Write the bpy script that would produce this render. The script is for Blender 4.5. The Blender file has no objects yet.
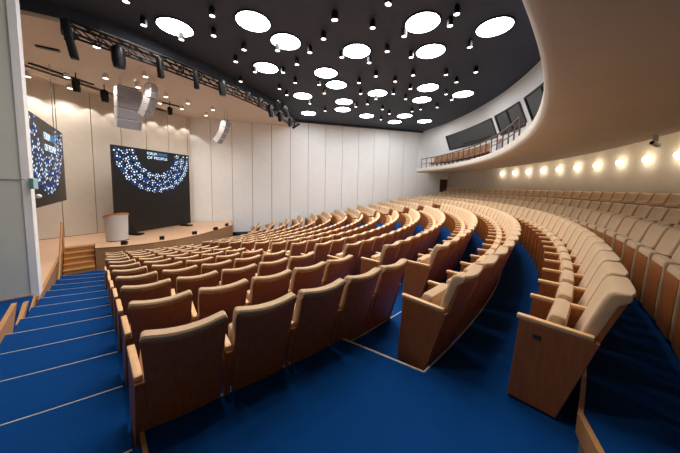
import bpy, bmesh, math, random
from mathutils import Vector, Matrix
random.seed(7)
PI = math.pi
D = bpy.data
COL = bpy.context.scene.collection
ZO = 3.9                      # height of the eye above the lowest floor
CX, CY = -11.433, 15.864       # common centre of every seat row, lamp ring and the balcony edge
PIT = 0.969                    # row depth
W = 0.56                       # seat pitch
A_L = -0.798                   # direction of the side-wall aisle
UX, UY = math.cos(A_L), math.sin(A_L)
NX, NY = UY, -UX               # sideways, towards the side wall

def Z(z): return z + ZO
def pol(r, a): return CX + r*math.cos(a), CY + r*math.sin(a)
def ao(al, off): return CX + UX*al + NX*off, CY + UY*al + NY*off

# ------------------------------------------------------------------ materials
def srgb(c):
    return tuple((v/12.92 if v <= .04045 else ((v+.055)/1.055)**2.4) for v in c)
def hexc(h):
    return srgb(tuple(int(h[i:i+2], 16)/255 for i in (0, 2, 4)))
def mat(name, col, rough=.6, metal=0, noise=0, nscale=40, bump=0, spec=.5, col2=None, wood=None, sheen=0, coat=0):
    m = D.materials.new(name); m.use_nodes = True
    nt = m.node_tree; b = nt.nodes['Principled BSDF']
    c = hexc(col) if isinstance(col, str) else col
    b.inputs['Base Color'].default_value = (*c, 1)
    b.inputs['Roughness'].default_value = rough
    b.inputs['Metallic'].default_value = metal
    b.inputs['Specular IOR Level'].default_value = spec
    if sheen: b.inputs['Sheen Weight'].default_value = sheen
    if coat: b.inputs['Coat Weight'].default_value = coat
    if noise or bump:
        tc = nt.nodes.new('ShaderNodeTexCoord')
        mp = nt.nodes.new('ShaderNodeMapping')
        if wood: mp.inputs['Scale'].default_value = wood
        n = nt.nodes.new('ShaderNodeTexNoise'); n.inputs['Scale'].default_value = nscale
        n.inputs['Detail'].default_value = 4
        nt.links.new(tc.outputs['Object'], mp.inputs['Vector'])
        nt.links.new(mp.outputs['Vector'], n.inputs['Vector'])
        if noise:
            c2 = hexc(col2) if isinstance(col2, str) else tuple(min(1, v*(1+noise)) for v in c)
            c1 = tuple(v*(1-noise) for v in c)
            r = nt.nodes.new('ShaderNodeValToRGB')
            r.color_ramp.elements[0].position = .3; r.color_ramp.elements[1].position = .7
            r.color_ramp.elements[0].color = (*c1, 1); r.color_ramp.elements[1].color = (*c2, 1)
            nt.links.new(n.outputs['Fac'], r.inputs['Fac'])
            nt.links.new(r.outputs['Color'], b.inputs['Base Color'])
        if bump:
            bp = nt.nodes.new('ShaderNodeBump'); bp.inputs['Strength'].default_value = bump
            bp.inputs['Distance'].default_value = .01
            nt.links.new(n.outputs['Fac'], bp.inputs['Height'])
            nt.links.new(bp.outputs['Normal'], b.inputs['Normal'])
    return m
def emit(name, col, s):
    m = D.materials.new(name); m.use_nodes = True
    nt = m.node_tree; nt.nodes.clear()
    o = nt.nodes.new('ShaderNodeOutputMaterial'); e = nt.nodes.new('ShaderNodeEmission')
    e.inputs['Color'].default_value = (*(hexc(col) if isinstance(col, str) else col), 1); e.inputs['Strength'].default_value = s
    nt.links.new(e.outputs[0], o.inputs[0])
    return m
M = dict(
    carpet=mat('blue_carpet', '033a74', .95, noise=.18, nscale=160, bump=.3, spec=.1),
    veneer=mat('brown_veneer', '9c5d30', .42, noise=.16, nscale=6, wood=(6, 6, .7), spec=.4),
    cap=mat('light_wood', 'e6b47e', .4, noise=.1, nscale=8, wood=(5, 1, 5)),
    fabric=mat('beige_fabric', 'ccab86', .9, noise=.12, nscale=220, bump=.25, spec=.15, sheen=.2),
    plinth=mat('black_plinth', '151311', .6),
    nosing=mat('metal_nosing', 'c2b8a8', .4),
    woodtrim=mat('oak_trim', 'b98552', .45, noise=.15, nscale=9, wood=(2, 2, 9)),
    stagefloor=mat('stage_parquet', 'dcb391', .35, noise=.1, nscale=7, wood=(1.2, 6, 1), spec=.5),
    stagefront=mat('stage_front_wood', 'a87c55', .5, noise=.12, nscale=5, wood=(1, 1, 8)),
    stepwood=mat('stage_step_wood', 'b98243', .4, noise=.18, nscale=6, wood=(3, 3, 8)),
    white=mat('white_panel', 'f3f3f1', .55, noise=.02, nscale=3),
    beige=mat('beige_panel', 'd8cdbf', .6, noise=.03, nscale=3),
    gap=mat('dark_gap', '3a342e', .8),
    cream=mat('cream_plaster', 'e2d8c8', .8, noise=.03, nscale=2),
    soffit=mat('soffit_plaster', 'd2c3b0', .75, noise=.03, nscale=1.5),
    stageceil=mat('stage_ceiling', 'ddcdbb', .8),
    grey=mat('grey_wall', 'd6d8ce', .6, noise=.02, nscale=2),
    greypipe=mat('grey_pipe', '8f8d86', .45),
    black=mat('black_paint', '383e4a', .7, noise=.1, nscale=3),
    blackmetal=mat('black_metal', '101013', .42, metal=.4),
    screen=mat('screen_black', '0b0c10', .35),
    lens=mat('dark_lens', '07080a', .1),
    arrwhite=mat('speaker_white', 'd8d6d6', .5),
    arrgrill=mat('speaker_grille', '9a9ca6', .6, noise=.2, nscale=120),
    podium=mat('podium_grey', 'c3c0be', .5),
    podtop=mat('podium_wood', 'c07b3c', .4, noise=.15, nscale=8),
    glass=mat('booth_glass', '0e1113', .12, spec=.8),
    frame=mat('dark_frame', '2b2522', .5),
    rail=mat('brown_rail', '5a3a2a', .4),
    door=mat('door_wood', '5e2b1c', .4, noise=.15, nscale=4, wood=(4, 4, .6)),
    seatred=mat('balcony_fabric', 'a07452', .85, noise=.1, nscale=80),
    lamp=emit('lamp_glow', 'fbfcff', 17),
    spot=emit('spot_glow', 'fff4e2', 6),
    stagespot=emit('stage_spot_glow', 'ffeacc', 7),
    sconce=emit('wall_lamp_glow', 'ffeccc', 8),
    dotw=emit('screen_dot_white', 'cfe4ff', 1.3),
    dotb=emit('screen_dot_blue', '2b62c8', .7),
    txt=emit('screen_text_white', 'd5ecff', 1.3),
    txtb=emit('screen_text_blue', '5f9bd0', .8),
    navy=emit('screen_navy', '071226', .6),
    teal=mat('teal_plastic', '9fc6c8', .4),
)

# ------------------------------------------------------------------ mesh helpers
class MB:
    def __init__(s): s.bm = bmesh.new(); s.mats = []
    def mi(s, m):
        if m not in s.mats: s.mats.append(m)
        return s.mats.index(m)
    def face(s, vs, m):
        try:
            f = s.bm.faces.new(vs); f.material_index = s.mi(m); return f
        except ValueError: return None
    def poly_prism(s, pts, ext, m):
        """pts: list of 3-D points (a planar polygon); ext: extrusion vector"""
        e = Vector(ext)
        a = [s.bm.verts.new(p) for p in pts]; b = [s.bm.verts.new(Vector(p)+e) for p in pts]
        n = len(pts)
        s.face(a[::-1], m); s.face(b, m)
        for i in range(n): s.face([a[i], a[(i+1) % n], b[(i+1) % n], b[i]], m)
    def box(s, c, size, m, rot=None, bevel=0):
        h = [v/2 for v in size]
        R = rot if rot is not None else Matrix.Identity(3)
        vs = []
        for x in (-1, 1):
            for y in (-1, 1):
                for z in (-1, 1):
                    vs.append(s.bm.verts.new(Vector(c)+R @ Vector((x*h[0], y*h[1], z*h[2]))))
        idx = [(0, 1, 3, 2), (4, 6, 7, 5), (0, 4, 5, 1), (2, 3, 7, 6), (0, 2, 6, 4), (1, 5, 7, 3)]
        fs = [s.face([vs[i] for i in q], m) for q in idx]
        if bevel:
            es = list({e for f in fs for e in f.edges})
            bmesh.ops.bevel(s.bm, geom=es, offset=bevel, segments=2, affect='EDGES', profile=.5)
    def tube(s, p, q, r, m, n=10, r2=None, caps=True):
        p, q = Vector(p), Vector(q); d = (q-p)
        if d.length < 1e-6: return
        d.normalize(); r2 = r if r2 is None else r2
        x = d.orthogonal().normalized(); y = d.cross(x)
        A = [s.bm.verts.new(p+(x*math.cos(t)+y*math.sin(t))*r) for t in [2*PI*i/n for i in range(n)]]
        B = [s.bm.verts.new(q+(x*math.cos(t)+y*math.sin(t))*r2) for t in [2*PI*i/n for i in range(n)]]
        for i in range(n): s.face([A[i], A[(i+1) % n], B[(i+1) % n], B[i]], m)
        if caps: s.face(A[::-1], m); s.face(B, m)
    def lathe(s, prof, m, c=(0, 0, 0), n=24, caps=True):
        rings = []
        for r, z in prof:
            rings.append([s.bm.verts.new((c[0]+r*math.cos(2*PI*i/n), c[1]+r*math.sin(2*PI*i/n), c[2]+z)) for i in range(n)])
        for a, b in zip(rings, rings[1:]):
            for i in range(n): s.face([a[i], a[(i+1) % n], b[(i+1) % n], b[i]], m)
        if caps: s.face(rings[0][::-1], m); s.face(rings[-1], m)
    def loft(s, sects, m, closed=True, caps=True):
        R = [[s.bm.verts.new(p) for p in sec] for sec in sects]
        n = len(R[0])
        for a, b in zip(R, R[1:]):
            for i in range(n if closed else n-1):
                s.face([a[i], a[(i+1) % n], b[(i+1) % n], b[i]], m)
        if caps and closed: s.face(R[0][::-1], m); s.face(R[-1], m)
    def build(s, name, parent=None, smooth=None):
        bmesh.ops.remove_doubles(s.bm, verts=s.bm.verts, dist=1e-5)
        bmesh.ops.recalc_face_normals(s.bm, faces=s.bm.faces)
        me = D.meshes.new(name); s.bm.to_mesh(me); s.bm.free()
        for m in s.mats: me.materials.append(m)
        if smooth is not None:
            for p in me.polygons: p.use_smooth = True
            try: me.set_sharp_from_angle(angle=math.radians(smooth))
            except Exception: pass
        o = D.objects.new(name, me); COL.objects.link(o)
        if parent is not None: o.parent = parent
        return o
def struct(o): o['kind'] = 'structure'; return o
def tag(o, label, cat, group=None):
    o['label'] = label; o['category'] = cat
    if group: o['group'] = group
    return o
def empty(name, loc, rz=0, label=None, cat=None, group=None):
    o = D.objects.new(name, None); COL.objects.link(o); o.empty_display_size = .1
    o.location = loc; o.rotation_euler = (0, 0, rz)
    if label: tag(o, label, cat, group)
    return o
def copy_tree(o, parent=None):
    c = o.copy(); COL.objects.link(c)
    if parent is not None: c.parent = parent
    for ch in list(o.children): copy_tree(ch, c)
    return c
ORD = ['zeroth', 'first', 'second', 'third', 'fourth', 'fifth', 'sixth', 'seventh', 'eighth', 'ninth', 'tenth', 'eleventh', 'twelfth', 'thirteenth',
       'fourteenth', 'fifteenth', 'sixteenth', 'seventeenth', 'eighteenth', 'nineteenth', 'twentieth']
def ordw(n):
    if n <= 20: return ORD[n]
    tens = {2: 'twenty', 3: 'thirty', 4: 'forty'}[n//10]
    return {20: 'twentieth', 30: 'thirtieth', 40: 'fortieth'}[n] if n % 10 == 0 else tens+'-'+ORD[n % 10]

# ------------------------------------------------------------------ floors
# tier list: (inner radius, outer radius, z)
R_A0 = 17.42
tiers = []
Z_A = [-2.012 - .156*k for k in range(13)]
for k in range(13): tiers.append((R_A0-PIT*(k+1), R_A0-PIT*k, Z_A[k]))
Z_B1, Z_R0, Z_R1, Z_R2, Z_R3 = -1.86, -1.755, -1.61, -1.43, -1.10
R_B1, R_R0, R_R1, R_R2 = 18.32, 19.39, 20.36, 21.33
def aL(r, off=4.0): return A_L - math.asin(min(.999, off/r))
WALL_D = .2725; WALL_OFF = 1.61   # far side wall: direction and offset from the centre
def aR(r): return WALL_D + math.asin(min(.999, WALL_OFF/r))
def sector(mb, r0, r1, z, a0, a1, m, nr=2, na=40, riser=None):
    rows = []
    for i in range(nr+1):
        r = r0+(r1-r0)*i/nr
        b0 = a0(r) if callable(a0) else a0; b1 = a1(r) if callable(a1) else a1
        rows.append([mb.bm.verts.new((*pol(r, b0+(b1-b0)*j/na), Z(z))) for j in range(na+1)])
    for p, q in zip(rows, rows[1:]):
        for j in range(na): mb.face([p[j], p[j+1], q[j+1], q[j]], m)
    if riser is not None:
        b0 = a0(r0) if callable(a0) else a0; b1 = a1(r0) if callable(a1) else a1
        low = [mb.bm.verts.new((*pol(r0, b0+(b1-b0)*j/na), Z(riser))) for j in range(na+1)]
        for j in range(na): mb.face([rows[0][j], low[j], low[j+1], rows[0][j+1]], m)
def sidewall(mb, r0, r1, a, z0, z1, m):
    p, q = pol(r0, a), pol(r1, a)
    mb.face([mb.bm.verts.new((*p, Z(z0))), mb.bm.verts.new((*q, Z(z0))), mb.bm.verts.new((*q, Z(z1))), mb.bm.verts.new((*p, Z(z1)))], m)
mb = MB(); m = M['carpet']
OA = 2.80                                    # inner edge of the stepped aisle
def aA(r): return A_L-math.asin(min(.999, OA/r))
for k, (r0, r1, z) in enumerate(tiers):
    sector(mb, r0, r1, z, aA, aR, m, riser=(tiers[k+1][2] if k < 12 else -3.9))
R_S = [17.55-.95*i for i in range(13)]
Z_S = [-1.755-.156*i for i in range(13)]     # level above each aisle edge
for i in range(12):
    r0, r1 = R_S[i+1], R_S[i]
    sector(mb, r0, r1, Z_S[i+1], aL, aA, m, na=8, riser=Z_S[i+2] if i < 11 else -3.75)
    for t in range(4):
        ra_, rb_ = r0+(r1-r0)*t/4, r0+(r1-r0)*(t+1)/4
        p, q = pol(ra_, aA(ra_)), pol(rb_, aA(rb_))
        mb.face([mb.bm.verts.new((*v, Z(h))) for v, h in ((p, Z_S[i+1]), (q, Z_S[i+1]), (q, Z_S[i+1]-.4), (p, Z_S[i+1]-.4))], m)
# lowest floor in front of the first row, under the stage
mb.face([mb.bm.verts.new((*pol(4.9, -3.1+5.2*i/60), Z(-3.9))) for i in range(61)], m)
AP = -.852; AP2 = -.838                                  # side of the viewing platform
sector(mb, R_A0, R_B1, Z_B1, AP-.01, aR, m, riser=-2.02)
def aPl(r): return A_L - math.asin(2.74/r)
def aPr(r): return AP+(AP2-AP)*min(1, (r-R_A0)/(R_B1-R_A0))
sector(mb, R_A0, R_B1, Z_R0, aPl, aPr, m, nr=4, riser=-2.02)
sector(mb, R_B1, 24.2, Z_R0, aPl, AP2, m, nr=12)     # the platform the picture was taken from
p0, p1 = pol(R_A0, AP), pol(R_B1, AP2)
mb.face([mb.bm.verts.new((*p0, Z(Z_B1))), mb.bm.verts.new((*p1, Z(Z_B1))), mb.bm.verts.new((*p1, Z(Z_R0))), mb.bm.verts.new((*p0, Z(Z_R0)))], m)
sector(mb, R_B1, R_R0, Z_R0, AP2, aR, m, riser=Z_B1)
sector(mb, 17.55, 24.2, Z_R0, lambda r: A_L-math.asin(4.0/r), aPl, m, riser=-1.911)
A1s = -.822
sector(mb, R_R0, R_R1, Z_R1, A1s, aR, m, riser=Z_R0)
sector(mb, R_R1, R_R2, Z_R2, A1s, aR, m, riser=Z_R1)
sector(mb, R_R2, 23.6, Z_R3, A1s, aR, m, riser=Z_R2)
tri = [pol(R_R0, A1s), (1.25, .60), (3.4, -2.2), pol(23.6, A1s)]
mb.face([mb.bm.verts.new((*p, Z(Z_R1))) for p in tri], m)
mb.face([mb.bm.verts.new((*p, Z(z))) for p, z in ((tri[0], Z_R1), (tri[1], Z_R1), (tri[1], Z_R0), (tri[0], Z_R0))], m)
for a, b, c, d in ((R_R1, R_R2, Z_R0, Z_R2), (R_R2, 23.6, Z_R0, Z_R3)): sidewall(mb, a, b, A1s, c, d, m)
n_ = 20
ps = [pol(R_A0+(24.2-R_A0)*i/n_, aPl(R_A0+(24.2-R_A0)*i/n_)) for i in range(n_+1)]
for p, q in zip(ps, ps[1:]):
    mb.face([mb.bm.verts.new((*p, Z(Z_B1))), mb.bm.verts.new((*q, Z(Z_B1))), mb.bm.verts.new((*q, Z(Z_R0))), mb.bm.verts.new((*p, Z(Z_R0)))], m)
struct(mb.build('floor'))

# nosings: thin metal strips on every step edge
def strip(mb, pts, w, h, m):
    """ribbon box along a polyline in space"""
    P = [Vector(p) for p in pts]
    secs = []
    for i, p in enumerate(P):
        d = (P[min(i+1, len(P)-1)]-P[max(i-1, 0)]).normalized()
        s = d.cross(Vector((0, 0, 1))).normalized()*w/2
        up = Vector((0, 0, h))
        secs.append([p-s, p+s, p+s+up, p-s+up])
    mb.loft(secs, m)
mb = MB()
def arcp(r, a0, a1, z, n=50): return [(*pol(r, a0+(a1-a0)*i/n), Z(z)) for i in range(n+1)]
for k in range(11):                           # aisle edges, each where a tier begins
    z = Z_A[k]; r = tiers[k][0]+.012
    strip(mb, arcp(r, -.80, -.742, z, 4), .011, .004, M['nosing'])
    strip(mb, arcp(r, -.030, .03, z, 4), .011, .004, M['nosing'])
for i in range(13):
    r = R_S[i]+.012
    strip(mb, arcp(r, aL(r), aA(r), Z_S[i], 8), .011, .004, M['nosing'])
strip(mb, arcp(R_A0+.012, aPl(R_A0), AP, Z_R0, 20), .011, .004, M['nosing'])
strip(mb, arcp(R_A0+.012, AP, -.70, Z_B1, 20), .011, .004, M['nosing'])
struct(mb.build('trim_1'))
mb = MB()
p0, p1 = pol(R_A0+.01, AP), pol(R_B1+.012, AP2)
strip(mb, [(*p0, Z(Z_R0)), (*p1, Z(Z_R0))], .022, .006, M['nosing'])
strip(mb, arcp(R_B1+.012, AP2, aR(R_B1)-.02, Z_R0, 80), .016, .006, M['nosing'])
struct(mb.build('trim_2'))
mb = MB()                                     # oak edging: side of the platform, edge of the raised back row
strip(mb, [(*ps[i], Z(Z_R0)) for i in range(0, 8)], .026, .01, M['woodtrim'])
strip(mb, arcp(R_R0-.01, A1s, -.3, Z_R1-.10, 40), .03, .112, M['woodtrim'])
q0, q1 = pol(R_R0-.01, A1s), (1.25, .60)
strip(mb, [(*q0, Z(Z_R1-.145)), (*q1, Z(Z_R1-.145))], .035, .157, M['woodtrim'])
struct(mb.build('trim_3'))

# ------------------------------------------------------------------ stage
ZS = -2.77
KS = 1.02
FW = Vector((-.432*18.5, 18.5)); FD = Vector((math.cos(WALL_D), math.sin(WALL_D)))     # far side wall
def far(t, h=0):                                # point on the far wall, h metres out into the hall
    n = Vector((FD.y, -FD.x)); p = FW+FD*t+n*h
    return p.x, p.y
BW = Vector((-13.6, 11.2))*KS; BD = Vector((3.4, 6.3)).normalized()
def back(s, h=0):
    n = Vector((BD.y, -BD.x)); p = BW+BD*s+n*h
    return p.x, p.y
lip = [far(-.15, .02)]+[(x*KS, y*KS) for x, y in ((-7.12, 16.4), (-7.22, 14.6), (-7.45, 12.9), (-7.85, 11.8), (-8.35, 11.05), (-9.08, 10.36), (-9.92, 9.93))]
i0 = lip[-1]
al0 = (i0[0]-CX)*UX+(i0[1]-CY)*UY; of0 = (i0[0]-CX)*NX+(i0[1]-CY)*NY
stage_out = lip + [ao(al0-1.05, of0), ao(al0-1.05, 4.0), ao(10.5, 4.0), ao(10.5, 6.5), ao(5.5, 7.2), back(-3.5, 0), back(7.0, 0)]
mb = MB()
top = [mb.bm.verts.new((*p, Z(ZS))) for p in stage_out]
mb.face(top, M['stagefloor'])
for i in range(len(stage_out)):
    j = (i+1) % len(stage_out)
    mb.face([top[i], mb.bm.verts.new((*stage_out[i], Z(-3.92))), mb.bm.verts.new((*stage_out[j], Z(-3.92))), top[j]], M['stagefront'])
edge = [(*p, Z(ZS)) for p in lip]
struct(mb.build('floor_stage'))
mb = MB(); strip(mb, edge, .05, .012, M['woodtrim'])
strip(mb, [(*ao(al0-1.0, 4.0), Z(ZS)), (*ao(10.5, 4.0), Z(ZS))], .06, .014, M['woodtrim'])
struct(mb.build('trim_4'))
# wooden steps up to the stage
st = empty('stage_steps', (*ao(al0-.5, 3.4), Z(-3.63)), 0, 'flight of oak steps from the blue aisle up to the stage', 'steps')
def world_child(mb, name, parent, smooth=None):
    o = mb.build(name, None, smooth); o.parent = parent
    o.matrix_parent_inverse = Matrix.Translation(-Vector(parent.location)) if parent.rotation_euler.z == 0 else parent.matrix_world.inverted()
    return o
N = 5
for i in range(N):
    rise = (ZS+3.63)/N
    zt = -3.63+rise*(i+1); a1 = al0+.30-.26*i
    mb = MB()
    P = [ao(a1, of0+.03), ao(a1, 3.97), ao(al0-1.03, 3.97), ao(al0-1.03, of0+.03)]
    mb.poly_prism([(*p, Z(zt-rise)) for p in P], (0, 0, rise-.035), M['stepwood'])
    world_child(mb, 'step', st)
    mb = MB()
    P = [ao(a1+.03, of0+.03), ao(a1+.03, 3.97), ao(a1-.27, 3.97), ao(a1-.27, of0+.03)]
    mb.poly_prism([(*p, Z(zt-.035)) for p in P], (0, 0, .035), M['woodtrim'])
    world_child(mb, 'tread', st)
# handrail by the steps
hr = empty('handrail', (*ao(5.2, 3.93), Z(ZS)), 0, 'thin oak handrail post at the side of the stage steps', 'handrail')
mb = MB(); mb.box((*ao(5.1, 3.93), Z(-2.2)), (.05, .05, 1.2), M['woodtrim'], bevel=.006); world_child(mb, 'post', hr)
mb = MB(); mb.tube((*ao(5.1, 3.93), Z(-1.63)), (*ao(7.2, 3.93), Z(-3.25)), .028, M['woodtrim']); world_child(mb, 'rail', hr, 40)
# cheek boards along the aisle
mb = MB()
for pts in ([(13.9, -2.45), (12.85, -2.6), (12.31, -2.17), (13.9, -2.12)], ):
    pass
cheeks = [[(13.6, -2.40), (12.82, -2.60), (12.31, -2.17)], [(12.2, -2.62), (11.9, -2.68), (11.35, -2.48), (11.5, -2.46)], [(11.25, -2.74), (10.75, -2.80), (10.4, -2.62), (10.5, -2.6)]]
cl = ['tallest wooden wedge board beside the aisle, nearest the camera', 'middle wooden wedge board between the aisle and the landing', 'smallest wooden wedge board at the foot of the grey wall']
cheeks[0] = [(13.75, -2.42), (12.82, -2.60), (12.31, -2.17), (13.75, -2.16)]
cheeks[0] = [(14.2, -2.36), (12.82, -2.60), (12.31, -2.17), (13.4, -2.22), (14.2, -2.26)]
for pts, l in zip(cheeks, cl):
    mb = MB(); mb.poly_prism([(*ao(a, 4.0), Z(z)) for a, z in pts], (NX*.06, NY*.06, 0), M['woodtrim'])
    tag(mb.build('edge_board'), l, 'board', 'wedge boards along the aisle')
# landing left of the aisle
mb = MB()
mb.poly_prism([(*p, Z(-3.6)) for p in (ao(16.5, 4.03), ao(10.55, 4.03), ao(10.55, 8.5), ao(16.5, 8.5))], (0, 0, 3.6-2.62), M['carpet'])
struct(mb.build('floor_landing'))

# ------------------------------------------------------------------ walls
CEIL = 5.01; SCEIL = 4.52
def panel_wall(name, pt, s0, s1, step, z0, z1, m, gap=.028, first=0., depth=.06):
    mb = MB()
    a, b = pt(s0, -.02), pt(s1, -.02)
    a2, b2 = pt(s0, -.25), pt(s1, -.25)
    mb.poly_prism([(*a, Z(z0)), (*b, Z(z0)), (*b2, Z(z0)), (*a2, Z(z0))], (0, 0, z1-z0), M['gap'])
    s = first
    cuts = [s0]
    while s < s1:
        if s > s0+.05: cuts.append(s)
        s += step
    cuts.append(s1)
    for c0, c1 in zip(cuts, cuts[1:]):
        p = [pt(c0+gap/2, depth), pt(c1-gap/2, depth), pt(c1-gap/2, -.03), pt(c0+gap/2, -.03)]
        mb.poly_prism([(*q, Z(z0)) for q in p], (0, 0, z1-z0), m)
    return struct(mb.build(name))
PW = .0758*18.5
panel_wall('wall_right', lambda t, h: far(t, h-.06), -3.4, 11.9*PW, PW, -3.6, 4.86, M['white'], first=-2*PW)
panel_wall('wall_back', lambda t, h: back(t, h-.06), -3.6, 7.05, 1.23, -2.75, SCEIL, M['beige'], first=-2.96)
# black bulkhead over the far wall
mb = MB()
p = [far(-.2, 0.06), far(16.6, .06), far(16.6, -.3), far(-.2, -.3)]
mb.poly_prism([(*q, Z(4.86)) for q in p], (0, 0, CEIL-4.86+.1), M['black'])
struct(mb.build('trim_5'))
# far wall under and beside the balcony, with the door
mb = MB()
t0, t1 = 11.9*PW, 19.5
dt0, dt1 = 12.82*PW, 13.62*PW
def fwseg(a, b, z0, z1, m, h0=-.25, h1=0.0):
    q = [far(a, h1), far(b, h1), far(b, h0), far(a, h0)]
    mb.poly_prism([(*v, Z(z0)) for v in q], (0, 0, z1-z0), m)
fwseg(t0, dt0, -3.6, CEIL+.1, M['white']); fwseg(dt1, 24, -3.6, CEIL+.1, M['white']); fwseg(dt0, dt1, .72, CEIL+.1, M['white'])
struct(mb.build('wall_right'))
dr = mb = MB()
fwseg(dt0, dt1, -1.8, .72, M['door'], -.12, -.05)
fwseg(dt0-.06, dt0+.02, -1.8, .78, M['frame'], -.1, .02); fwseg(dt1-.02, dt1+.06, -1.8, .78, M['frame'], -.1, .02); fwseg(dt0, dt1, .70, .78, M['frame'], -.1, .02)
struct(mb.build('door_1'))
# small dark switch plate beside the door
# grey wall end by the aisle (stands at the stage side, faces up the hall)
mb = MB()
P = [ao(10.55, 3.97), ao(10.55, 9.5), ao(10.15, 9.5), ao(10.15, 3.97)]
mb.poly_prism([(*p, Z(-2.66)) for p in P], (0, 0, 8.2), M['grey'])
P = [ao(10.57, 3.95), ao(10.57, 4.07), ao(10.12, 4.07), ao(10.12, 3.95)]
mb.poly_prism([(*p, Z(-2.66)) for p in P], (0, 0, 8.2), M['white'])
struct(mb.build('wall_left'))
mb = MB()
P = [ao(10.575, 4.02), ao(10.575, 9.5), ao(10.55, 9.5), ao(10.55, 4.02)]
mb.poly_prism([(*p, Z(-2.65)) for p in P], (0, 0, .05), M['woodtrim'])
struct(mb.build('baseboard_left'))
mb = MB()
mb.poly_prism([(*p, Z(0.0)) for p in P], (0, 0, .012), M['greypipe'])
struct(mb.build('trim_6'))
# grey corner pillar and pipes of the stage wing
mb = MB(); mb.box((-12.9, 10.05, Z(2.85)), (.30, .30, 4.3), M['greypipe'], Matrix.Rotation(.9, 3, 'Z')); struct(mb.build('wall_wing'))
mb = MB(); mb.tube((-12.65, 10.2, Z(.9)), (-12.65, 10.2, Z(5.0)), .035, M['grey'])
tag(mb.build('wall_pipe', smooth=40), 'pale vertical pipe behind the edge of the grey wall', 'pipe')
# hidden side wall behind the wing
mb = MB()
P = [ao(10.2, 8.0), ao(-6, 8.6), ao(-6, 8.9), ao(10.2, 8.3)]
mb.poly_prism([(*p, Z(-3.6)) for p in P], (0, 0, 9), M['beige'])
struct(mb.build('wall_side'))
# little sensor box on the wall end
sb = empty('wall_sensor', (*ao(10.6, 3.93), Z(-.1)), 0, 'small pale blue sensor box with a round knob on the grey wall edge', 'sensor')
mb = MB(); mb.box((*ao(10.63, 3.90), Z(-.08)), (.11, .09, .24), M['teal'], bevel=.01); world_child(mb, 'housing', sb)
mb = MB(); mb.lathe([(.0, -.05), (.04, -.03), (.05, 0), (.04, .03), (0, .05)], M['white'], (*ao(10.62, 3.84), Z(-.36)), 14, False); world_child(mb, 'knob', sb, 60)

# curved back wall under the balcony
RB = 22.85
def curved_wall(mb, r, r2, a0, a1, z0, z1, m, na=70, rt=None):
    prev = None
    rt = r if rt is None else rt
    for j in range(na+1):
        a = a0+(a1-a0)*j/na
        v = [mb.bm.verts.new((*pol(r, a), Z(z0))), mb.bm.verts.new((*pol(rt, a), Z(z1))), mb.bm.verts.new((*pol(r2, a), Z(z1))), mb.bm.verts.new((*pol(r2, a), Z(z0)))]
        if prev:
            for i in range(4): mb.face([prev[i], v[i], v[(i+1) % 4], prev[(i+1) % 4]], m)
        prev = v
mb = MB(); curved_wall(mb, RB, RB+.3, -1.15, .42, -1.8, 2.2, M['cream']); struct(mb.build('wall_rear'))
# hall side enclosing wall (behind the camera, never in view) keeps the light in
mb = MB()
P = [ao(26, 8.5), ao(10.4, 8.5), ao(10.4, 8.8), ao(26, 8.8)]
mb.poly_prism([(*p, Z(-3.6)) for p in P], (0, 0, 9), M['grey'])
struct(mb.build('wall_side'))

# ------------------------------------------------------------------ balcony
RL = 18.72
BA0, BA1 = -1.2, .30
sect = [(RL+.06, 1.30), (RL+.015, 1.34), (RL, 1.40), (RL, 1.56), (RL+.02, 1.585), (RL+.14, 1.585), (RL+.16, 1.56), (RL+.16, 1.46), (20.45, 1.50), (20.5, 1.50), (21.4, 1.52), (21.4, 1.31), (20.6, 1.29), (19.3, 1.262), (RL+.14, 1.255)]
mb = MB(); secs = []
nb = 110
for j in range(nb+1):
    a = BA0+(BA1-BA0)*j/nb
    dr_ = .6*max(0, -a-.45)-.08+.08*max(0, min(1, (a+.3)/.3))
    secs.append([(*pol(r+(dr_ if r < 19.5 else 0), a), Z(z)) for r, z in sect])
R_ = [[mb.bm.verts.new(p) for p in s] for s in secs]
ns = len(sect)
for A, B in zip(R_, R_[1:]):
    for i in range(ns):
        mm = M['cream'] if i < 7 or i in (13, 14) and False else (M['carpet'] if i in (7,) else M['soffit'])
        mb.face([A[i], A[(i+1) % ns], B[(i+1) % ns], B[i]], mm)
mb.face(R_[0][::-1], M['cream']); mb.face(R_[-1], M['cream'])
struct(mb.build('ceiling_balcony', smooth=35))
mb = MB(); curved_wall(mb, 21.38, 22.9, -1.2, .36, 2.15, 2.25, M['cream']); curved_wall(mb, 21.40, 21.44, -1.2, .36, 1.4, 2.2, M['cream'])
struct(mb.build('ceiling_cove'))
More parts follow.
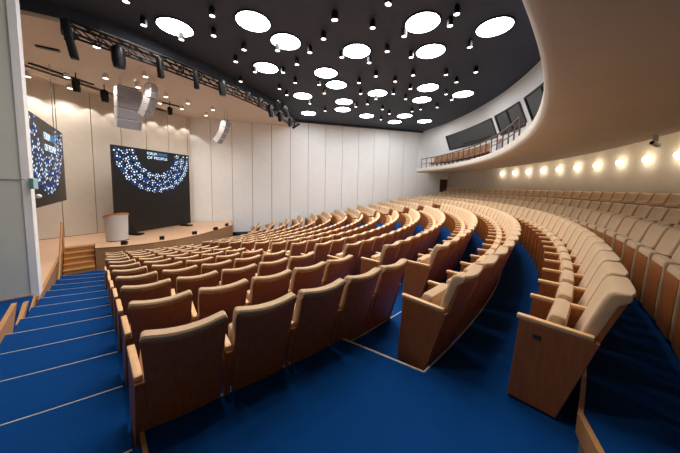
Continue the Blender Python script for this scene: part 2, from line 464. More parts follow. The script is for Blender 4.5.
# booth wall behind the balcony: upright, then leaning over the hall, then upright
def booth(a0, a1, name, na=70):
    mb = MB()
    prof = [(20.45, 1.4), (20.42, 2.75), (20.40, 2.95), (19.98, 4.02), (19.96, CEIL+.1), (20.8, CEIL+.1), (20.8, 1.4)]
    secs = [[(*pol(r, a0+(a1-a0)*j/na), Z(z)) for r, z in prof] for j in range(na+1)]
    mb.loft(secs, M['white']); return struct(mb.build(name, smooth=30))
booth(-.85, .36, 'wall_booth')
def booth_window(idx, a0, a1, mull):
    e = empty('window_%d' % idx, (*pol(20.2, (a0+a1)/2), Z(2.95))); e['kind'] = 'structure'
    n = max(2, int((a1-a0)/.015))
    def slab(lo, hi, r_off, th, b0, b1, m, name, nn):
        mb = MB(); secs = []
        for j in range(nn+1):
            a = b0+(b1-b0)*j/nn
            def P(f, o): return (*pol(20.40-.42*f-o, a), Z(2.95+1.07*f))
            secs.append([P(lo, r_off), P(hi, r_off), P(hi, r_off+th), P(lo, r_off+th)])
        mb.loft(secs, m); return world_child(mb, name, e)
    slab(.04, .94, .005, .02, a0, a1, M['glass'], 'pane', n)
    slab(-.01, .05, .0, .06, a0, a1, M['frame'], 'window_frame', n)
    slab(.93, .99, .0, .06, a0, a1, M['frame'], 'window_frame', n)
    for a in (a0, a1)+tuple(mull): slab(0, .98, .0, .06, a-.0022, a+.0022, M['frame'], 'mullion', 1)
booth_window(1, -.067, .197, ())
booth_window(2, -.206, -.088, (-.145,))
booth_window(3, -.36, -.232, (-.30,))
# railing on the balcony edge
rl = empty('balcony_railing', (*pol(RL+.1, -.1), Z(1.585)), 0, 'dark brown balcony railing with thin uprights above the curved white edge', 'railing')
mb = MB(); strip(mb, [(*pol(RL+.08, -.42+.69*i/80), Z(2.30)) for i in range(81)], .07, .05, M['rail']); world_child(mb, 'handrail', rl)
mb = MB(); strip(mb, [(*pol(RL+.08, -.42+.69*i/80), Z(1.92)) for i in range(81)], .03, .03, M['rail']); world_child(mb, 'rail', rl)
for i in range(19):
    a = -.42+.69*i/18
    mb = MB(); mb.box((*pol(RL+.08, a), Z(1.94)), (.035, .035, .74), M['rail']); world_child(mb, 'upright', rl)

F, T, RR, PY = 248.993, .0820, .0190, 206.372     # camera: focal length in pixels, tilt, roll, centre row
def w3(v): return Vector((v.x, v.y, v.z+ZO))       # eye-level heights to heights above the floor

# ------------------------------------------------------------------ ceilings
truss_xy = [(-7.84, 7.32), (-7.39, 7.96), (-6.97, 8.54), (-6.49, 9.25), (-5.81, 10.5), (-4.99, 11.99), (-4.3, 13.59), (-3.75, 15.5), (-3.5, 17.35), (-3.45, 17.9)]
def k_scale(z): return z/4.4
edge_xy = [(-9.6, 5.2), (-8.84, 7.2), (-8.13, 7.55), (-7.5, 8.08), (-7.06, 8.66), (-6.6, 9.39), (-5.89, 10.7), (-5.13, 12.33), (-4.39, 14.1), (-3.74, 16.29), (-3.7, 17.9), (-3.55, 20)]  # ceiling edge traced in image pixels, unprojected to world x, y
mb = MB()
poly = edge_xy + [far(16, -.4)] + [pol(20.9, .36-1.5*i/30) for i in range(31)] + [ao(26, 9), ao(10, 9), ao(9, 8.5)]
poly = edge_xy + [far(15.2, -.4)] + [pol(20.5, .34-1.2*i/24) for i in range(25)] + [ao(21, 8.9), ao(9.6, 8.9)]
vs = [mb.bm.verts.new((*p, Z(CEIL))) for p in poly]
mb.face(vs, M['black'])
v2 = [mb.bm.verts.new((*p, Z(CEIL+.2))) for p in poly]; mb.face(v2[::-1], M['black'])
for i in range(len(poly)): mb.face([vs[i], vs[(i+1) % len(poly)], v2[(i+1) % len(poly)], v2[i]], M['black'])
struct(mb.build('ceiling'))
mb = MB()
sp = edge_xy + [far(3, -.3), far(-3.2, -.3), back(7.5, -.3), back(-4.5, -.3), ao(6, 9), ao(9.6, 8.9)]
vs = [mb.bm.verts.new((*p, Z(SCEIL))) for p in sp]; mb.face(vs, M['stageceil'])
v2 = [mb.bm.verts.new((*p, Z(SCEIL+.12))) for p in sp]; mb.face(v2[::-1], M['stageceil'])
for i in range(len(sp)): mb.face([vs[i], vs[(i+1) % len(sp)], v2[(i+1) % len(sp)], v2[i]], M['stageceil'])
struct(mb.build('ceiling_stage'))
mb = MB()
for p, q in zip(edge_xy, edge_xy[1:]):
    mb.face([mb.bm.verts.new((*p, Z(SCEIL+.1))), mb.bm.verts.new((*q, Z(SCEIL+.1))), mb.bm.verts.new((*q, Z(CEIL))), mb.bm.verts.new((*p, Z(CEIL)))], M['black'])
struct(mb.build('trim_7'))

# big round ceiling lamps in rings round the hall's centre
rings = [('innermost ring by the truss', [(9.516, -.888), (9.396, -.524), (9.331, -.151), (9.327, .209)]),
         ('second ring from the stage', [(11.55, -.962), (11.601, -.73), (11.551, -.617), (11.528, -.384), (11.544, -.267), (11.566, -.05), (11.525, .08)]),
         ('middle ring', [(13.44, -.80), (13.435, -.476), (13.485, -.151), (13.412, .174)]),
         ('fourth ring from the stage', [(15.95, -.845), (15.93, -.733), (15.904, -.515), (15.933, -.403), (16.005, -.182), (16.034, -.072), (16.004, .134), (15.995, .241)]),
         ('outermost ring by the balcony', [(17.9, -.77), (17.865, -.445), (18.007, -.118), (18.033, .192)])]
def lamp_proto():
    t = empty('ceiling_lamp', (0, 0, 0))
    mb = MB(); mb.lathe([(.50, -.0), (.50, -.03), (.535, -.04), (.55, -.02), (.55, .0)], M['blackmetal'], n=40, caps=False); mb.build('rim', t, 40)
    mb = MB(); mb.lathe([(.5, -.012), (.4, -.02), (.2, -.028), (0.001, -.03)], M['lamp'], n=40, caps=False); mb.build('diffuser', t, 60)
    return t
lp = lamp_proto(); first = True
for nm, ps_ in rings:
    for i, (R, a) in enumerate(sorted(ps_, key=lambda q: -q[1])):
        o = lp if first else copy_tree(lp); first = False
        o.location = (*pol(R, a), Z(CEIL)-.001)
        tag(o, 'large round glowing ceiling lamp, %s from white side wall, %s' % (ordw(i+1), nm), 'ceiling lamp', 'large round ceiling lamps')

def spot_proto(nm, body, glow, r=.085, h=.26):
    t = empty(nm, (0, 0, 0))
    mb = MB(); mb.lathe([(r*.9, -h+.02), (r*.92, -h), (r, -h), (r, -.06), (r*.55, -.05), (r*.55, 0)], body, n=18, caps=False); mb.build('housing', t, 40)
    mb = MB(); mb.lathe([(r*.9, -h+.012), (r*.5, -h+.006), (.001, -h+.004)], glow, n=18, caps=False); mb.build('lens', t, 60)
    return t
sp0 = spot_proto('ceiling_spotlight', M['blackmetal'], M['spot'])
# where the small spotlights hang (x, y on the dark ceiling), unprojected from image pixels
SP = [(-3.74, 7.51), (-4.18, 8.46), (-3.52, 9.28), (-4.18, 10.16), (-3.73, 11.02), (-2.33, 9.28), (-2.53, 11.03), (-1.81, 10.29), (-1.19, 9.38), (-0.64, 8.53), (-0.24, 7.58), (1.17, 6.94), (0.88, 7.91), (1.93, 8.3), (1.56, 9.21), (1.02, 10.04), (-0.04, 9.67), (0.77, 11.93), (1.45, 11.22), (2.51, 9.58), (2.39, 11.71), (3.01, 11.05), (-1.1, 12.25), (-2.2, 12.07), (-3.13, 12.85), (-2.95, 13.69), (-0.92, 13.34), (-1.87, 15.0), (-1.07, 16.41), (0.96, 13.33), (0.84, 15.4), (1.48, 14.92), (2.52, 15.83), (1.85, 14.05), (2.64, 13.25), (3.31, 12.54), (3.45, 13.96), (4.82, 15.69), (2.8, 18.19), (3.12, 16.74), (-4.74, 12.03), (-5.77, 7.01), (-6.08, 8.0), (-3.75, 7.51), (-4.2, 8.48), (-5.39, 8.72), (4.37, 10.94), (5.15, 11.67), (5.48, 10.66), (5.31, 13.15), (5.95, 13.95), (5.66, 15.26), (4.43, 16.14), (3.14, 7.75), (4.29, 8.84), (-0.27, 7.59), (1.15, 6.91)]
SP += [pol(r, a) for r, a in ((17.3, -.6), (17.2, -.69), (17.3, -.85), (17.2, -.97), (14.9, -.74), (15.0, -.9), (16.9, -.535), (12.8, -.86), (12.6, -1.0), (14.6, -1.02), (18.0, -.645), (18.0, -.92))]
SP.sort(key=lambda p: -math.hypot(p[0]-CX, p[1]-CY))
binned = {}
names_r = ['over the rows by the balcony', 'over the middle rows', 'over the lower rows', 'near the stage truss']
for p in SP:
    r = math.hypot(p[0]-CX, p[1]-CY); b = 0 if r > 15.2 else 1 if r > 12.6 else 2 if r > 10 else 3
    binned.setdefault(b, []).append(p)
first = True
for b, lst in binned.items():
    lst.sort(key=lambda p: -math.atan2(p[1]-CY, p[0]-CX))
    for i, p in enumerate(lst):
        o = sp0 if first else copy_tree(sp0); first = False
        o.location = (p[0], p[1], Z(CEIL)-.002)
        l = D.lights.new('spot_beam', 'SPOT'); l.energy = 80; l.color = (1, .91, .80); l.spot_size = 1.75; l.spot_blend = .8; l.shadow_soft_size = .07
        lo = D.objects.new('spot_beam', l); COL.objects.link(lo); lo.location = (p[0], p[1], Z(CEIL)-.29)
        tag(o, 'small black cylinder spotlight, %s from white side wall, %s' % (ordw(i+1), names_r[b]), 'spotlight', 'black ceiling spotlights')
# stage downlights: pale cylinders under the beige ceiling
s1 = spot_proto('stage_downlight', M['arrwhite'], M['stagespot'], .1, .22)
pts = [Vector(p) for p in [(-11.94, 9.54), (-13.18, 10.82), (-11.52, 10.8), (-12.74, 12.04), (-7.93, 8.4), (-9.93, 10.83), (-9.32, 11.76), (-8.08, 10.6), (-8.89, 12.96), (-9.35, 14.97), (-8.37, 13.93), (-8.65, 16.28), (-7.58, 15.05), (-9.96, 14.02), (-6.85, 9.57)]]  # x, y worked back from image pixels to the ceiling
pts.sort(key=lambda p: p.y)
first = True
for i, p in enumerate(pts):
    o = s1 if first else copy_tree(s1); first = False
    o.location = (p.x, p.y, Z(SCEIL)-.002)
    tag(o, 'small pale stage downlight, %s counted from the grey wall across the beige ceiling' % ordw(i+1), 'downlight', 'stage downlights')
    l = D.lights.new('stage_beam', 'SPOT'); l.energy = 75; l.color = (1, .93, .85); l.spot_size = 2.2; l.spot_blend = .5; l.shadow_soft_size = .06
    lo = D.objects.new('stage_beam', l); COL.objects.link(lo); lo.location = (p.x, p.y, Z(SCEIL)-.27)
# wall washers along the foot of the back wall: scallops
for i in range(9):
    s = -.9+.95*i
    if s > 6.8: break
    l = D.lights.new('wall_wash', 'SPOT'); l.energy = 45; l.color = (1, .93, .86); l.spot_size = 1.5; l.spot_blend = .25; l.shadow_soft_size = .04
    lo = D.objects.new('wall_wash', l); COL.objects.link(lo); lo.location = (*back(s, .45), Z(SCEIL)-.3)

# wall lamps along the rear wall
for i in range(12):
    s = -8.87+1.175*(i-2); a = s/22.8
    t = empty('wall_lamp', (*pol(RB, a), Z(1.06)), a+PI/2, 'round glowing wall lamp, %s from the far end of the rear wall' % ordw(12-i), 'wall lamp', 'wall lamps on the rear wall')
    mb = MB(); mb.lathe([(.09, 0), (.09, .03), (.07, .04)], M['arrwhite'], n=20); o = mb.build('backplate', t, 40); o.rotation_euler = (-PI/2, 0, 0)
    mb = MB(); mb.lathe([(.10, .03), (.11, .07), (.09, .12), (.05, .15), (.001, .16)], M['sconce'], n=20, caps=False); o = mb.build('globe', t, 60); o.rotation_euler = (-PI/2, 0, 0)
    l = D.lights.new('wall_glow', 'POINT'); l.energy = 4; l.color = (1, .88, .70); l.shadow_soft_size = .05
    lo = D.objects.new('wall_glow', l); COL.objects.link(lo); lo.location = (*pol(RB-.26, a), Z(1.06))
# security camera under the soffit
e = empty('security_camera', (*pol(21.6, -.46), Z(1.5)))
pc = Vector((7.27, 5.88, 1.155)); pc.z += ZO  # lies on the ray of an image pixel, at a chosen radius
e.location = pc; tag(e, 'small white security camera under the brown balcony soffit', 'camera')
mb = MB(); mb.lathe([(.05, .0), (.05, .05), (.07, .15)], M['arrwhite'], n=14); mb.build('bracket', e, 40)
mb = MB(); mb.tube((-.12, -.04, -.03), (.1, .02, -.07), .05, M['arrwhite'], 14); mb.build('housing', e, 40)
mb = MB(); mb.tube((-.13, -.043, -.028), (-.118, -.039, -.031), .035, M['lens'], 14); mb.build('lens', e, 40)

# ------------------------------------------------------------------ lighting truss and its lamps
tz = 4.28
mb = MB()
tr = empty('lighting_truss', (*truss_xy[5], Z(tz)), 0, 'long curved black lighting truss along the edge of the dark ceiling', 'truss')
fine = []
for (x0, y0), (x1, y1) in zip(truss_xy, truss_xy[1:]):
    n = max(1, int(math.hypot(x1-x0, y1-y0)/.35))
    for i in range(n): fine.append((x0+(x1-x0)*i/n, y0+(y1-y0)*i/n))
fine.append(truss_xy[-1])
def off_pts(w, z):
    out = []
    for i, p in enumerate(fine):
        a, b = fine[max(0, i-1)], fine[min(len(fine)-1, i+1)]
        d = Vector((b[0]-a[0], b[1]-a[1])).normalized()
        out.append(Vector((p[0]-d.y*w, p[1]+d.x*w, Z(z))))
    return out
ch = [off_pts(-.15, tz+.16), off_pts(.15, tz+.16), off_pts(-.15, tz-.14), off_pts(.15, tz-.14)]
for c in ch:
    mb = MB()
    for p, q in zip(c, c[1:]): mb.tube(p, q, .036, M['blackmetal'], 6)
    world_child(mb, 'chord', tr, 50)
mb = MB()
for i in range(len(fine)-1):
    for a, b in ((0, 1), (2, 3), (0, 2), (1, 3)):
        mb.tube(ch[a][i], ch[b][i+1], .019, M['blackmetal'], 5)
        if i % 2 == 0: mb.tube(ch[a][i], ch[b][i], .019, M['blackmetal'], 5)
world_child(mb, 'lattice', tr)
def aim(o, d):
    o.rotation_euler = Vector(d).to_track_quat('-Z', 'Y').to_euler()
def can(name, pos, d, L, r, label, square=False, clampz=None, cat='stage light', grp=None):
    """stage lamp: body along -Z of the object, yoke, clamp"""
    t = empty(name, pos, 0, label, cat, grp)
    dv = Vector(d).normalized(); q = dv.to_track_quat('-Z', 'Y')
    def put(mb, nm, sm=40):
        bmesh.ops.transform(mb.bm, matrix=q.to_matrix().to_4x4(), verts=mb.bm.verts); return mb.build(nm, t, sm)
    mb = MB()
    if square: mb.box((0, 0, 0), (r*1.9, r*1.5, L), M['blackmetal'], bevel=r*.25)
    else: mb.lathe([(r*.55, L/2), (r*.85, L*.42), (r, L*.15), (r, -L*.2), (r*.82, -L*.5), (r*.6, -L*.5)], M['blackmetal'], n=16)
    put(mb, 'housing')
    mb = MB(); mb.lathe([(r*.6, -L/2-.004), (.001, -L/2-.012)], M['lens'], n=16, caps=False); put(mb, 'lens')
    mb = MB()
    zt = (clampz if clampz is not None else pos[2]+L*.5+.15)-pos[2]
    mb.tube((-r*1.15, 0, 0), (-r*1.15, 0, L*.35), .016, M['blackmetal'], 6); mb.tube((r*1.15, 0, 0), (r*1.15, 0, L*.35), .016, M['blackmetal'], 6)
    mb.tube((-r*1.15, 0, L*.35), (r*1.15, 0, L*.35), .016, M['blackmetal'], 6); mb.build('yoke', t)
    mb = MB(); mb.tube((0, 0, L*.35), (0, 0, zt), .02, M['blackmetal'], 8); mb.build('hanger', t)
    return t
G1 = 'stage lights on the truss'
for p, L, r, d, lab, sq in [  # positions baked from image pixels at an assumed hanging height
    ((-7.36, 7.04, 3.78), .95, .12, (.12, .1, -1), 'long black lamp bar hanging at the near end of the truss', True),
    ((-6.82, 7.91, 3.78), .62, .17, (0, .05, -1), 'largest black moving-head lamp hanging from the truss', False),
    ((-6.05, 8.59, 3.78), .62, .09, (.03, .1, -1), 'slim black lamp hanging beyond the largest moving head', True),
    ((-5.38, 9.5, 3.78), .62, .08, (0, .1, -1), 'slim black lamp hanging midway along the truss', True),
    ((-4.75, 10.22, 3.78), .58, .14, (0, 0, -1), 'round black moving-head lamp above the white speaker', False),
    ((-4.19, 11.39, 3.85), .42, .075, (-.5, -.2, -1), 'tilted black can lamp just past the round moving head', True),
    ((-3.89, 12.18, 3.85), .42, .075, (-.5, -.2, -1), 'second tilted black can lamp, closer to the lamp cluster', True),
    ((-3.52, 14.56, 3.85), .5, .12, (0, .2, -1), 'black lamp in the cluster at the far end of the truss', False),
    ((-3.19, 15.77, 3.85), .5, .1, (-.1, 0, -1), 'upright black can lamp below the far end of the truss', True),
    ((-2.92, 16.36, 3.78), .55, .08, (-.75, -.1, -.5), 'strongly tilted black can lamp at the end of the truss', True),
    ((-2.9, 13.31, 3.78), .55, .13, (.3, .1, -1), 'black lamp tucked behind the lamp cluster on the truss', False),
    ((-3.19, 12.58, 3.85), .5, .12, (-.3, .1, -1), 'tilted black lamp at the top of the lamp cluster', True),
    ((-3.65, 13.19, 3.78), .6, .14, (.1, 0, -1), 'black moving-head lamp at the near side of the lamp cluster', False)]:
    p = w3(Vector(p))
    can('stage_light', p, d, L, r, lab, sq, Z(tz-.14), 'stage light', G1)
# ceiling tracks over the stage, with spots; positions back-projected from their image pixels
for a, b, lab in [((-12.1, 10.01, 4.46), (-11.66, 12.05, 4.46), 'black lighting track on the beige ceiling, nearer the grey wall'), ((-11.03, 13.24, 4.46), (-9.61, 15.11, 4.46), 'black lighting track on the beige ceiling, farther along the stage'), ((-10.32, 8.77, 4.46), (-9.85, 9.06, 4.46), 'short black track bar high on the beige ceiling')]:
    a, b = w3(Vector(a)), w3(Vector(b))
    mb = MB(); strip(mb, [a, b], .14, .055, M['blackmetal']); tag(mb.build('light_track'), lab, 'lighting track', 'lighting tracks over the stage')
for p, L, r, lab in [((-11.06, 10.71, 3.95), .5, .13, 'small dark stage lamp hanging nearest the grey wall'), ((-11.02, 11.92, 3.95), .55, .15, 'dark bell-shaped stage lamp left of the tall grey speaker array'),
                   ((-9.09, 12.19, 3.55), .5, .12, 'small dark stage lamp hanging under the curved speaker array'), ((-9.5, 14.14, 3.95), .42, .12, 'small dark stage lamp hanging over the big screen')]:
    p = w3(Vector(p))
    can('stage_light', p, (0, .1, -1), L, r, lab, False, Z(SCEIL-.05), 'stage light', 'stage lights under the beige ceiling')

# ------------------------------------------------------------------ loudspeaker arrays
def array(pos, rz, n, w, h, d, curve, label, tilt0=0):
    t = empty('speaker_array', pos, rz, label, 'loudspeaker', 'hanging speaker arrays')
    y, z, ang = 0, 0, tilt0
    for i in range(n):
        ca, sa = math.cos(ang), math.sin(ang)
        R = Matrix.Rotation(ang, 3, 'X')
        c = Vector((0, y, z))+R @ Vector((0, 0, -h/2))
        mb = MB(); mb.box(c, (w, d, h*.96), M['arrwhite'], R, .012); mb.build('cabinet', t)
        mb = MB(); mb.box(c+R @ Vector((0, -d/2-.006, 0)), (w*.94, .02, h*.86), M['arrgrill'], R, .005); mb.build('grille', t)
        e = R @ Vector((0, 0, -h)); y += e.y; z += e.z; ang += curve
    for sx in (-w*.3, w*.3):
        mb = MB(); mb.tube((sx, 0, 0), (sx, 0, Z(SCEIL)-pos[2]), .012, M['greypipe'], 6); mb.build('hanger', t)
    mb = MB(); mb.box((0, 0, .03), (w*.8, d*.6, .05), M['greypipe']); mb.build('bumper', t)
    return t
def face_rz(p, tgt): return math.atan2(tgt[1]-p[1], tgt[0]-p[0])+PI/2
pA = w3(Vector((-9.48, 11.4, 4.1))); array(pA, face_rz(pA, (2, 3)), 4, .88, .43, .5, .05, 'wide grey speaker array of four boxes hanging over the lectern', .10)  # all three arrays: image pixel rays taken to chosen depths
pB = w3(Vector((-8.29, 11.2, 4.21))); array(pB, face_rz(pB, (6, 9)), 5, .38, .28, .33, .12, 'slender curved white speaker array hanging over the big screen', .08)
pC = w3(Vector((-7.16, 15.8, 3.87))); array(pC, face_rz(pC, (9, 12)), 4, .42, .36, .36, .17, 'small white speaker array hanging by the white side wall', .25)

# ------------------------------------------------------------------ screens
def text_mesh(body, size, m, name, parent, loc, w=None):
    c = D.curves.new(name, 'FONT'); c.body = body; c.size = size; c.extrude = .002; c.align_x = 'LEFT'
    o = D.objects.new(name, c); COL.objects.link(o)
    dg = bpy.context.evaluated_depsgraph_get(); me = D.meshes.new_from_object(o.evaluated_get(dg))
    D.objects.remove(o); 
    me.materials.clear(); me.materials.append(m)
    if w and len(me.vertices):
        xs = [v.co.x for v in me.vertices]; k = w/(max(xs)-min(xs))
        for v in me.vertices: v.co.x *= k
    ob = D.objects.new(name, me); COL.objects.link(ob); ob.parent = parent
    ob.location = loc; ob.rotation_euler = (PI/2, 0, 0); return ob
def screen_pattern(t, w, h, cx, cz, r0, r1, yf, seed, dotk=1.0):
    rnd = random.Random(seed)
    mb = MB()
    def dot(x, z, r, m, n=7):
        if abs(x-w/2) > w/2-.05 or z > h-.06 or z < .1: return
        mb.face([mb.bm.verts.new((x-w/2+r*math.cos(2*PI*i/n), yf, z+r*math.sin(2*PI*i/n))) for i in range(n)], m)
    for j in range(3):                       # three arcs of flower-like clusters
        rr = r0+(r1-r0)*(j+.5)/3
        n = int(round(PI*rr/((r1-r0)/3*1.02)))
        for k in range(n+1):
            th = PI+PI*(k+.25*(j % 2))/n
            ccx, ccz = cx+rr*math.cos(th), cz+rr*math.sin(th)
            R = (r1-r0)/3*.36
            for i in range(7):
                p = 2*PI*i/7+th
                dot(ccx+R*math.cos(p), ccz+R*math.sin(p), .036*dotk*rnd.uniform(.7, 1.2), M['dotw'] if rnd.random() < .6 else M['dotb'])
            dot(ccx, ccz, .05*dotk, M['dotw'] if rnd.random() < .7 else M['dotb'])
            for i in range(5):
                p = rnd.uniform(0, 2*PI); q = R*rnd.uniform(.4, 1.5)
                dot(ccx+q*math.cos(p), ccz+q*math.sin(p), .02*dotk, M['dotb'], 5)
    return mb
# big LED wall on the stage
SA, SB = Vector((-11.02, 12.1))*KS, Vector((-9.93, 16.35))*KS
c = (SA+SB)/2; ang = math.atan2((SB-SA).y, (SB-SA).x); WS = (SB-SA).length; HS = 4.5
t = empty('stage_screen', (c.x, c.y, Z(ZS)), ang, 'large black display wall with glowing blue dot pattern standing on the stage', 'screen')
mb = MB(); mb.box((0, 0, HS/2+.08), (WS, .16, HS), M['screen'], bevel=.01); mb.build('cabinet', t)
mb = screen_pattern(t, WS, HS, WS*.5, HS*.985, 1.12, 2.28, -.085, 3); mb.build('pattern', t)['kind'] = 'stuff'
text_mesh('FORUM', .22, M['txt'], 'lettering', t, (-.55, -.088, HS-.20), .54)
text_mesh('FRIENDS', .22, M['txtb'], 'lettering', t, (.04, -.088, HS-.20), .62)
text_mesh('OF PEOPLE', .21, M['txt'], 'lettering', t, (-.55, -.088, HS-.42), 1.2)
for sx in (-WS*.34, WS*.36):
    mb = MB(); mb.box((sx, -.35, .05), (.35, .7, .07), M['blackmetal'], bevel=.01); mb.tube((sx, -.5, .08), (sx, -.06, .5), .02, M['blackmetal'], 6); mb.build('foot', t)
# side screen hung over the stage wing; corners are image pixels at estimated depths
e1, e2 = w3(Vector((-11.89, 10.8, 2.02))), w3(Vector((-8.92, 7.2, 2.02)))
b1 = w3(Vector((-11.88, 10.8, -0.84)))
dirv = Vector((e2.x-e1.x, e2.y-e1.y)).normalized(); W2 = 5.3; H2 = e1.z-b1.z
c2 = Vector((e1.x, e1.y))+dirv*W2/2
ang2 = math.atan2(-dirv.y, -dirv.x)
t = empty('side_screen', (c2.x, c2.y, b1.z), ang2, 'black display screen hung beyond the grey wall, glowing blue dots', 'screen')
mb = MB(); mb.box((0, .08, H2/2), (W2, .16, H2), M['screen'], bevel=.01); mb.build('cabinet', t)
mb = screen_pattern(t, W2, H2, W2*.5, H2*1.0, 1.15, 2.55, -.006, 5, 1.15); mb.build('pattern', t)['kind'] = 'stuff'
text_mesh('FORUM', .34, M['txt'], 'lettering', t, (-.3, -.01, H2-.62), .75)
text_mesh('FRIENDS', .34, M['txtb'], 'lettering', t, (.5, -.01, H2-.62), .8)
text_mesh('OF PEOPLE', .32, M['txt'], 'lettering', t, (-.3, -.01, H2-1.0), 1.5)
for sx in (-W2*.35, W2*.35):
    mb = MB(); mb.tube((sx, .1, H2), (sx, .1, Z(SCEIL)-b1.z), .012, M['greypipe'], 6); mb.build('hanger', t)

# ------------------------------------------------------------------ lectern
pl = Vector((-10.30, 11.40))*KS; rz = face_rz(pl, (pl.x+.86, pl.y-.5))
t = empty('lectern', (pl.x, pl.y, Z(ZS)), rz, 'grey curved lectern with a wooden desk top at the stage edge', 'lectern')
def top_z(y): return 1.10+.16*(.14-y)/.5
arc_ = [(math.sin(a), -math.cos(a)) for a in [(-86+172*i/18)*PI/180 for i in range(19)]]
mb = MB()
out_ = [(.42*x, .36*y) for x, y in arc_]+[(.42, .14), (-.42, .14)]
mb.loft([[(x*.93, y*.93, .03) for x, y in out_], [(x, y, top_z(y)) for x, y in out_]], M['podium']); mb.build('body', t, 40)
mb = MB()
out_ = [(.45*x, .40*y) for x, y in arc_]+[(.45, .17), (-.45, .17)]
mb.loft([[(x, y, top_z(y)) for x, y in out_], [(x, y, top_z(y)+.07) for x, y in out_]], M['podtop']); mb.build('desk_top', t, 40)
mb = MB(); mb.box((0, .02, .015), (.7, .5, .03), M['plinth']); mb.build('base', t)
# footlights, set where their image pixels meet the stage floor
for i, p in enumerate([(-9.52, 10.85), (-8.65, 11.96), (-7.88, 13.35), (-7.45, 14.78), (-7.46, 16.29)]):
    p = Vector(p); rz = face_rz(p, (CX, CY))
    t = empty('floor_monitor', (p.x, p.y, Z(ZS)), rz, 'small black box at the stage edge, %s from the lectern' % ordw(i+1), 'monitor speaker', 'black boxes along the stage edge')
    mb = MB(); mb.poly_prism([(-.1, -.09, 0), (-.1, .09, 0), (-.1, .09, .17), (-.1, -.03, .17), (-.1, -.09, .09)], (.2, 0, 0), M['blackmetal']); mb.build('cabinet', t)
    mb = MB(); mb.box((0, -.064, .128), (.16, .01, .07), M['lens'], Matrix.Rotation(-.7, 3, 'X')); mb.build('grille', t)

